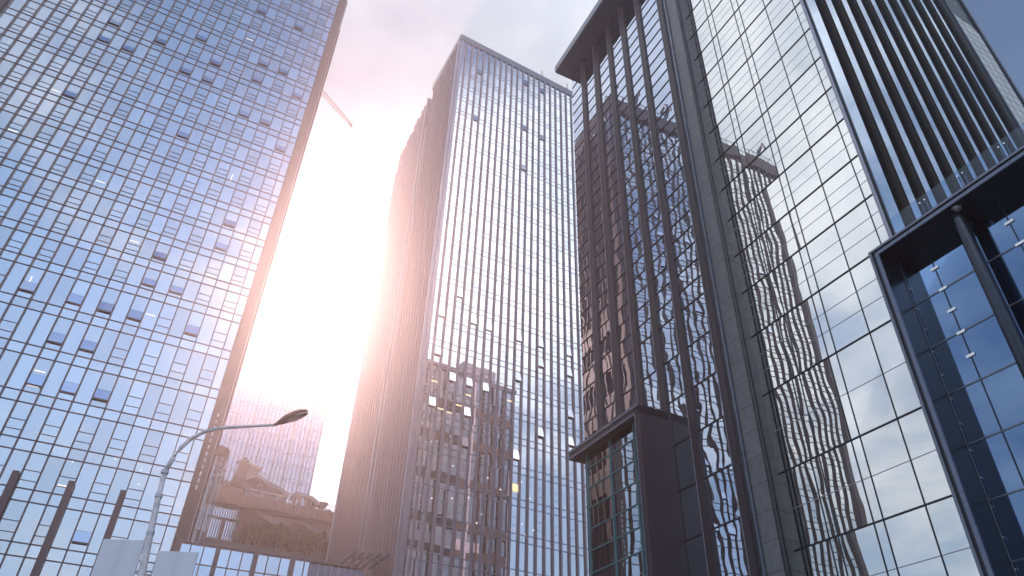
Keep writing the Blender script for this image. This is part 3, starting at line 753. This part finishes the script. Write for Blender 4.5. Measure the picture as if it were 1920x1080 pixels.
def leaves(mb, c, r, n, size, flat=1.0):
    for _ in range(n):
        while True:
            p = Vector((random.uniform(-1, 1), random.uniform(-1, 1), random.uniform(-1, 1)))
            if p.length <= 1 and random.random() < 0.25 + p.length: break
        p = Vector((c[0] + p.x * r[0], c[1] + p.y * r[1], c[2] + p.z * r[2]))
        a = Vector((random.gauss(0, 1), random.gauss(0, 1), random.gauss(0, .6))).normalized()
        b = a.cross(Vector((random.gauss(0, 1), random.gauss(0, 1), random.gauss(0, 1)))).normalized()
        s = size * random.uniform(0.6, 1.4)
        mb.quad([p - a * s, p + b * s * 0.35, p + a * s, p - b * s * 0.35])


def MP(u, d, z): return M.P(mu(u), d, mz(z))


m = MB()
for k in range(11):
    stm = MB()
    u = -0.8 + 0.34 * k; leaves(m, MP(u, -0.8, 31.5 + random.uniform(-.05, .12)), (0.34, 0.5, 0.62), 90, 0.13)
    stm.tube([MP(u, -0.8, 31.15), MP(u + .05, -0.8, 31.6)], 0.03, 5)
    stm.build('stem', BROWN2, pl)
m.build('foliage', SHRUB, pl)
# small thin rooftop tree left
rtree = thing('young_tree', 'thin young tree with a small round top beside the glass tube', 'tree', tuple(MP(0.3, -2.2, 30.53)))
m = MB(); m.tube([MP(0.30, -2.2, 30.53), MP(0.33, -2.2, 32.2), MP(0.42, -2.2, 33.3)], [0.07, 0.05, 0.03], 6)
m.tube([MP(0.33, -2.2, 32.2), MP(0.15, -2.2, 32.9)], [0.04, 0.02], 5); m.tube([MP(0.34, -2.2, 32.0), MP(0.62, -2.2, 32.7)], [0.04, 0.02], 5); m.build('trunk', BROWN2, rtree)
m = MB(); leaves(m, MP(0.42, -2.2, 33.4), (0.32, 0.32, 0.32), 90, 0.12); leaves(m, MP(0.2, -2.2, 32.6), (0.5, 0.4, 0.6), 60, 0.10); m.build('crown', SHRUB, rtree)
# garden pavilion: leaning tower, slab roof and long low gable
gh = thing('garden_pavilion', 'roof garden house with leaning stone tower, jutting slab and long sloping gable', 'building', tuple(MP(4, -5, 30.53)))
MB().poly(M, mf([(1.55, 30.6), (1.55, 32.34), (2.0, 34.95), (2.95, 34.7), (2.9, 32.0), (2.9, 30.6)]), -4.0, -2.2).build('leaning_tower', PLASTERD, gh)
MB().poly(M, mf([(2.92, 32.85), (3.05, 34.75), (4.58, 34.60), (4.28, 33.55)]), -3.8, -2.6).build('slab_roof', PLASTER, gh)
MB().poly(M, mf([(2.92, 34.76), (3.0, 34.98), (4.66, 34.74), (4.59, 34.62)]), -3.9, -2.3).build('slab_edge', CREAM, gh)
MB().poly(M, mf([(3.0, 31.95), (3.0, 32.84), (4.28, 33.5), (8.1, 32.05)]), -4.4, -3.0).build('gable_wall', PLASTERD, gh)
MB().poly(M, mf([(4.28, 33.52), (4.34, 33.80), (8.55, 32.36), (8.40, 32.12)]), -4.6, -2.4).build('gable_roof', CREAM, gh)
MB().poly(M, mf([(3.3, 31.78), (3.3, 31.98), (7.3, 31.86), (8.2, 32.12), (8.3, 31.95), (7.4, 31.62)]), -4.0, -2.0).build('eave', CREAM, gh)
MBx('shop_wall', PLASTER, gh, 3.3, 8.2, -4.5, -2.4, 30.54, 31.75)
MBx('shop_opening', DARKIN, gh, 4.3, 8.0, -2.39, -2.3, 30.54, 31.05)
# round glass pavilion
rp = thing('round_pavilion', 'curved glass pavilion with a white stepped roof at the right end of the roof garden', 'building', tuple(MP(10.4, -4, 30.53)))
m = MB()
lo = [(8.7, 32.15), (9.0, 32.44), (9.5, 32.52), (11.05, 32.32), (12.1, 31.75), (12.05, 31.5), (11.0, 32.05), (9.3, 32.22)]
m.poly(M, mf(lo), -5.0, -1.5); m.build('roof', CREAM, rp)
for k in range(9):
    a = R_(200 + 17 * k); c0 = (10.4, -3.6)
    u = 10.4 + 1.45 * math.cos(a); d = -3.4 - 1.8 * math.sin(a) * 0.9
    B('glass_mullion', CREAM if k % 3 == 0 else BROWN2, rp, M, mu(u) - 0.06, mu(u) + 0.06, d - 0.06, d + 0.06, mz(30.54), mz(32.1 - 0.05 * k))
m = MB(); n = 16
ring = [(10.4 + 1.4 * math.cos(R_(185 + 170 * i / n)), -3.4 - 1.55 * math.sin(R_(185 + 170 * i / n))) for i in range(n + 1)]
for i in range(n):
    (a, d), (b, e) = ring[i], ring[i + 1]
    m.quad([MP(a, d, 30.54), MP(b, e, 30.54), MP(b, e, 31.95), MP(a, d, 31.95)], [(i, 0), (i + 1, 0), (i + 1, 1), (i, 1)])
m.build('glass_wall', G_W, rp)
for k in range(10): MBx('roof_rail', LTBR, rp, 9.3 + 0.27 * k, 9.33 + 0.27 * k, -3, -2.95, 32.4 - 0.05 * k, 32.85 - 0.07 * k)
# brown awning
aw = thing('parasol', 'brown fabric parasol leaning at the far right of the roof garden', 'parasol', tuple(MP(12.5, -2, 30.53)))
MB().poly(M, mf([(11.95, 31.65), (12.15, 31.95), (13.0, 31.95), (13.15, 31.75), (12.55, 30.95), (12.25, 31.0)]), -2.6, -1.6).build('canopy', PLASTERD, aw)
MBx('pole', LTBR, aw, 12.5, 12.55, -2.1, -2.05, 30.54, 31.0)
sh = thing('shrub', 'small grey green shrub under the brown parasol', 'plant', tuple(MP(12.9, -1, 30.53)))
m = MB(); leaves(m, MP(12.7, -0.9, 30.8), (0.7, 0.5, 0.4), 160, 0.12); leaves(m, MP(13.3, -0.9, 30.75), (0.5, 0.5, 0.35), 90, 0.12); m.build('foliage', SHRUB, sh)
MB().tube([MP(12.7, -0.9, 30.53), MP(12.75, -0.9, 31.0)], 0.04, 5).build('stem', BROWN2, sh)
tp = thing('tower_plant', 'dark leafy plant growing on top of the leaning stone tower', 'plant', tuple(MP(2.5, -3, 34.9)))
m = MB()
for (u, z, r) in ((2.3, 35.1, .38), (2.0, 35.0, .3), (2.75, 35.15, .33), (2.45, 35.5, .3), (2.95, 35.3, .22), (1.72, 34.85, .2)): leaves(m, MP(u, -3, z), (r, r, r), 60, 0.15)
m.build('foliage', SHRUB, tp); MB().tube([MP(2.4, -3, 34.8), MP(2.45, -3, 35.4)], 0.05, 5).build('stem', BROWN2, tp)
# terrace railing, boxes, lantern
tr_ = thing('terrace_railing', 'thin glass and steel railing along the roof terrace edge', 'railing', tuple(MP(8, -0.3, 30.53)))
MBx('rail', LTBR, tr_, 3.0, 14.6, -0.35, -0.30, 31.28, 31.32)
for k in range(30): MBx('post', LTBR, tr_, 3.1 + 0.39 * k, 3.13 + 0.39 * k, -0.35, -0.32, 30.54, 31.28)
for k in range(6): MBx('post', LTBR, tr_, 13.2 + 0.22 * k, 13.23 + 0.22 * k, -0.36, -0.33, 30.54, 31.7)
MBx('glass_panel', CG, tr_, 3.0, 3.6, -0.33, -0.31, 30.54, 31.9)
for nm, u, w, z, lb in (('sign_box', 4.95, 0.30, 31.3, 'white upright box left of its twin on the roof terrace'), ('sign_box', 6.75, 0.30, 31.25, 'white upright box right of its twin on the roof terrace'), ('sign_box', 4.45, 0.45, 31.05, 'low pale box beside a white upright box under the lantern')):
    t_ = thing(nm, lb, 'box', tuple(MP(u, -0.9, 30.53)))
    MBx('panel', CREAM, t_, u, u + w, -1.0, -0.7, 30.56, z); MBx('foot', GREYAL, t_, u + .02, u + w - .02, -0.98, -0.72, 30.535, 30.56)
ln = thing('terrace_lamp', 'small lamp post with a cluster of globes on the roof terrace', 'lamp', tuple(MP(4.7, -0.8, 30.53)))
m = MB(); m.tube([MP(4.70, -0.8, 30.53), MP(4.70, -0.8, 32.1)], 0.04, 6); m.tube([MP(4.5, -0.8, 32.0), MP(4.70, -0.8, 31.85), MP(4.9, -0.8, 32.0)], 0.03, 5); m.build('post', DARKAL, ln)
GLOBE = solid('white_globe', (0.8, 0.78, 0.72), 0.3)
for u, z in ((4.5, 32.12), (4.9, 32.12), (4.70, 32.28), (4.6, 32.0), (4.82, 32.0)):
    m = MB(); c = MP(u, -0.8, z); r = 0.10
    m.tube([c + Vector((0, 0, r * math.cos(math.pi * i / 6) * -1)) for i in range(7)], [max(0.004, r * math.sin(math.pi * i / 6)) for i in range(7)], 8); m.build('globe', GLOBE, ln, smooth=True)
# bamboo hedge: one clump, copied
def bamboo():
    root = thing('bamboo', 'leafy bamboo clump in the hedge row on the ledge under the terracotta band', 'plant', tuple(M.P(0, 0, 0)), group='bamboo clumps in the hedge on the ledge')
    f = MB(); s = MB()
    base = root.location
    for k in range(9):
        x, y = random.uniform(-.75, .75), random.uniform(-.5, .5); h = random.uniform(2.6, 3.6)
        p = base + Vector((x, y, 0)); q = p + Vector((random.uniform(-.25, .25), random.uniform(-.2, .2), h))
        s.tube([p, (p + q) / 2 + Vector((.03, 0, 0)), q], [0.035, 0.03, 0.015], 5)
        for z in (0.62, 0.78, 0.92, 1.02): leaves(f, p.lerp(q, z) + Vector((random.uniform(-.2, .2), random.uniform(-.2, .2), 0)), (0.34, 0.36, 0.34), 34, 0.15)
    for k in range(4): leaves(f, base + Vector((random.uniform(-.6, .6), random.uniform(-.4, .4), random.uniform(1.0, 2.0))), (0.5, 0.4, 0.6), 60, 0.14)
    f.build('foliage', BAMBOO, root); s.build('cane', WOODM, root)
    return root
b0 = bamboo()
for k in range(9):
    r = b0
    if k:
        r = b0.copy(); col.objects.link(r)
        for ch in b0.children:
            c = ch.copy(); col.objects.link(c); c.parent = r
    r.location = M.P(mu(4.3 + 1.14 * k), 1.6 + (k % 2) * 0.5, mz(24.25) + 0.0)
    r.rotation_euler = (0, 0, 0.8 * k)
    r.scale = (1.15, 1.15, 1.0 + 0.07 * ((k * 5) % 4))

# ================================================================== glass stair tube
T = Fr((-28.44, 66.14), 64.7, 154.7)
tb = thing('glass_stair_tower', 'round glass stair tube with a brown cap standing at the foot of the left tower', 'building', tuple(T.P(0.25, -1.3, 0)))
cx = T.P(0.25, -1.3, 0); RT = 1.15
def ringpts(r, z): return None
m = MB(); m.tube([cx, Vector((cx.x, cx.y, 29.4))], RT, 28, caps=False); m.build('glass_wall', CG2, tb, smooth=True)
m = MB(); m.tube([Vector((cx.x, cx.y, 29.4)), Vector((cx.x, cx.y, 30.45))], RT + 0.06, 28); m.build('cap', BROWN2, tb)
m = MB(); m.tube([cx, Vector((cx.x, cx.y, 29.4))], 0.28, 12); m.build('core_post', BROWN2, tb, smooth=True)
for k in range(28):
    a = 2 * math.pi * k / 7 * 0.5
    z0 = 8 + k * 0.75
    m = MB()
    p0 = []; p1 = []
    for q in range(7):
        aa = a + q * 0.2; rr_ = RT - 0.1
        z = z0 + q * 0.12
        p0.append((cx + Vector((math.cos(aa) * rr_, math.sin(aa) * rr_, z)), cx + Vector((math.cos(aa) * .28, math.sin(aa) * .28, z))))
    for q in range(6):
        (a1, b1), (a2, b2) = p0[q], p0[q + 1]
        up_ = Vector((0, 0, 0.10)); m.prism([a1, b1, b2, a2], [a1 + up_, b1 + up_, b2 + up_, a2 + up_])
    m.build('stair_flight', BROWN2 if k % 2 else GREYAL, tb)
for k in range(7): m = MB(); m.tube([Vector((cx.x, cx.y, 9 + 3.3 * k)), Vector((cx.x, cx.y, 9.05 + 3.3 * k))], RT + 0.02, 28); m.build('floor_ring', LTBR, tb)
for k in range(6):
    a = k * math.pi / 3 + 0.4; B('frame_post', LTBR, tb, Fr((cx.x + (RT + .03) * math.cos(a), cx.y + (RT + .03) * math.sin(a)), 90, 0), -0.035, 0.035, -0.035, 0.035, 0, 29.4)

# ================================================================== low glass podium wall in front
WF = Fr((-19.05, 46.23), 66, 156)
pw = thing('glass_podium', 'low glass podium with thick brown posts along the bottom edge, right of the blank signs', 'building', tuple(WF.P(5, -2, 0)))
wus = [-1.2, -0.5, 0.27, 1.13, 1.9, 2.64, 3.47, 4.24, 5.05, 5.82, 6.6, 6.96]
wzs = [0.2] + [14.95 - 1.13 * k for k in range(12, -1, -1)]
panes(pw, WF, 0.0, wus, wzs, G_W, top=40, uoff=800)
B('wall', DARKIN, pw, WF, -1.2, 6.96, -3.5, -0.2, 0, 14.9)
for u in wus: B('mullion', BROWN, pw, WF, u - 0.035, u + 0.035, -0.05, 0.05, 0, 14.97)
for z in wzs[1:]: B('transom', BROWN, pw, WF, -1.2, 6.96, -0.05, 0.04, z - 0.03, z + 0.03)
for u in (-1.2, 1.13, 3.47, 5.82): B('post', BROWN, pw, WF, u - 0.13, u + 0.13, 0.052, 0.40, 0, 15.0)
B('end_wall', GREYAL, pw, WF, 6.97, 10.6, -3.5, 0.0, 0, 14.85)
for k in range(7): B('end_fin', LTBR, pw, WF, 7.5 + 0.43 * k, 7.56 + 0.43 * k, 0.003, 0.22, 0, 14.85)
B('roof', BROWN, pw, WF, -1.25, 10.6, -3.6, 0.06, 14.98, 15.06)

# ================================================================== street lamp and blank signs
def pol(az, el, D):
    return Vector((math.sin(R_(az)) * D, math.cos(R_(az)) * D, 1.6 + D * math.tan(R_(el))))
sl = thing('street_lamp', 'tall grey street lamp with a curved arm reaching to the right', 'street lamp', (-8.0, 16.3, 0))
LB = Vector((-7.92, 16.36, 0))
def az_el_at(az, el, y):                     # point on the plane y = const
    x = math.tan(R_(az)) * y; D = math.hypot(x, y); return Vector((x, y, 1.6 + D * math.tan(R_(el))))
Y = 16.3
path = [Vector((-7.72, Y, 0)), Vector((-7.78, Y, 3.0)), az_el_at(-25.54, 12.54, Y), az_el_at(-25.85, 15.24, Y), az_el_at(-26.1, 17.68, Y), az_el_at(-26.22, 19.3, Y)]
path[0] = Vector((path[2].x, Y, 0)); path[1] = Vector((path[2].x, Y, 3.0))
m = MB(); m.tube(path, [0.095, 0.09, 0.085, 0.075, 0.065, 0.058], 14); m.build('pole', POLEM, sl, smooth=True)
arm = [path[-1], az_el_at(-25.98, 20.3, Y), az_el_at(-25.7, 21.05, Y), az_el_at(-25.2, 21.85, Y), az_el_at(-24.35, 22.55, Y), az_el_at(-23.3, 23.0, Y), az_el_at(-22.3, 23.25, Y), az_el_at(-20.8, 23.6, Y), az_el_at(-19.36, 23.91, Y)]
m = MB(); m.tube(arm, [0.057, 0.054, 0.052, 0.05, 0.046, 0.042, 0.038, 0.034, 0.032], 12); m.build('arm', POLEM, sl, smooth=True)
for q in (path[3], path[4], path[5]): m = MB(); m.tube([q - Vector((0, 0, .04)), q + Vector((0, 0, .04))], 0.088, 12); m.build('collar', STEEL, sl)
# lamp head: a long leaf shaped shell
e = arm[-1]; tip = az_el_at(-17.05, 25.35, Y); ax = (tip - e); Ln = ax.length; ax.normalize()
lx = Vector((0, 1, 0)); lz = ax.cross(lx).normalized()
if lz.z < 0: lz = -lz
m = MB(); N = 12; rings = []
prof = [0.05, 0.07, 0.10, 0.13, 0.155, 0.17, 0.178, 0.18, 0.175, 0.165, 0.145, 0.11, 0.05]
pts = []
for i in range(N + 1):
    s = i / N; c = e + ax * (Ln * s) ; w = prof[i]
    pts.append([c + lx * (w * math.cos(t)) + lz * ((0.11 if math.sin(t) > 0 else 0.055) * (w / 0.18) * math.sin(t) + 0.012 * math.sin(math.pi * s)) for t in (2 * math.pi * j / 16 for j in range(16))])
k0 = len(m.v)
for r_ in pts: m.v += r_
for i in range(N):
    for j in range(16):
        q = (j + 1) % 16; m.f.append((k0 + i * 16 + j, k0 + i * 16 + q, k0 + (i + 1) * 16 + q, k0 + (i + 1) * 16 + j)); m.uv.append([(0, 0)] * 4)
m.f.append(tuple(k0 + j for j in range(16))); m.uv.append([(0, 0)] * 16); m.f.append(tuple(k0 + N * 16 + j for j in range(16))); m.uv.append([(0, 0)] * 16)
hd = m.build('lamp_head', LAMPH, sl, smooth=True)
m = MB(); c = e + ax * (Ln * 0.68) - lz * 0.052
lo = [c + ax * (0.26 * math.cos(t)) + lx * (0.115 * math.sin(t)) for t in (2 * math.pi * j / 20 for j in range(20))]
m.prism([p - lz * 0.016 for p in lo], [p + lz * 0.02 for p in lo]); m.build('lens', LENS, hd)
for nm, a0, a1, e0, lb in (('blank_sign', -28.55, -26.0, 14.42, 'blank pale panel hung on the left of the street lamp pole'), ('blank_sign', -24.92, -22.35, 14.22, 'blank pale panel hung on the right of the street lamp pole')):
    p0 = az_el_at(a0, e0, Y); p1 = az_el_at(a1, e0 - 0.02, Y)
    sg = thing(nm, lb, 'sign', (p0.x, Y, p0.z - 1.5))
    sf = Fr((0, 0), 90, 180)
    B('panel', WHITEP, sg, sf, p0.x, p1.x, -Y - 0.02, -Y + 0.02, p0.z - 1.7, p0.z, bevel=0.006)
    B('frame', STEEL, sg, sf, p0.x + 0.03, p1.x - 0.03, -Y - 0.05, -Y - 0.022, p0.z - 0.12, p0.z - 0.06)
for z in (5.72, 5.55):
    m = MB(); px_ = path[3].x; m.tube([Vector((px_ - 0.30, Y + 0.02, z)), Vector((px_ + 0.42, Y + 0.02, z))], 0.018, 6); m.build('sign_bracket', STEEL, sl)

# ================================================================== tower cranes
def crane(p0, p1, lab, w, root_h, mast_u=0.0):
    p0 = Vector(p0); p1 = Vector(p1)
    t_ = thing('tower_crane', lab, 'crane', (p0.x, p0.y, 0))
    m = MB(); ax = (p1 - p0); n = 26; ln = ax.length; ax.normalize()
    sx = ax.cross(Vector((0, 0, 1))).normalized(); uz_ = sx.cross(ax).normalized()
    ch = [sx * w, -sx * w, uz_ * w * 1.7]
    for i, c in enumerate(ch): m.tube([p0 + c, p1 + c * 0.5], w * 0.13, 5)
    for k in range(n):
        a = p0 + ax * (ln * k / n); b = p0 + ax * (ln * (k + 1) / n)
        f0 = 1 - 0.5 * k / n; f1 = 1 - 0.5 * (k + 1) / n
        m.tube([a + ch[0] * f0, b + ch[2] * f1], w * 0.07, 4); m.tube([a + ch[1] * f0, b + ch[2] * f1], w * 0.07, 4); m.tube([a + ch[0] * f0, b + ch[1] * f1], w * 0.07, 4)
    m.build('jib', CRANE, t_)
    m = MB(); m.tube([p1 - ax * w, p1 + ax * w * 0.6], [w * 0.5, w * 0.45], 8); m.build('jib_head', CRANE, t_)
    m = MB()
    for dx, dy in ((-1, -1), (1, -1), (1, 1), (-1, 1)): m.tube([Vector((p0.x + dx * w, p0.y + dy * w, 0)), Vector((p0.x + dx * w, p0.y + dy * w, p0.z))], w * 0.16, 4)
    m.build('mast', CRANE, t_)
    return t_
def at(az, el, D): return pol(az, el, D)
crane(at(-23.9, 49.35, 95), at(-19.13, 47.39, 95), 'slim crane jib poking out from behind the left tower against the clouds', 0.5, 0)
crane(at(-16.0, 24.35, 235), at(-13.84, 22.3, 235), 'small distant crane jib beside the far hazy tower', 0.8, 0)

# ================================================================== scattering air, added to stand in for the lens glare
hb = MB(); hb.box(WORLD, -255, 255, -255, 260, -1.0, 117)
hm = bpy.data.materials.new('glare_air'); hm.use_nodes = True; hm.node_tree.nodes.clear(); H = NT(hm.node_tree)
pv = H.n('ShaderNodeVolumePrincipled', inp={'Color': (0.98, 0.90, 0.92, 1), 'Density': 0.0018, 'Anisotropy': 0.81})
H.t.links.new(pv.outputs[0], H.n('ShaderNodeOutputMaterial').inputs['Volume'])
tag(hb.build('glare_haze', hm), kind='stuff')
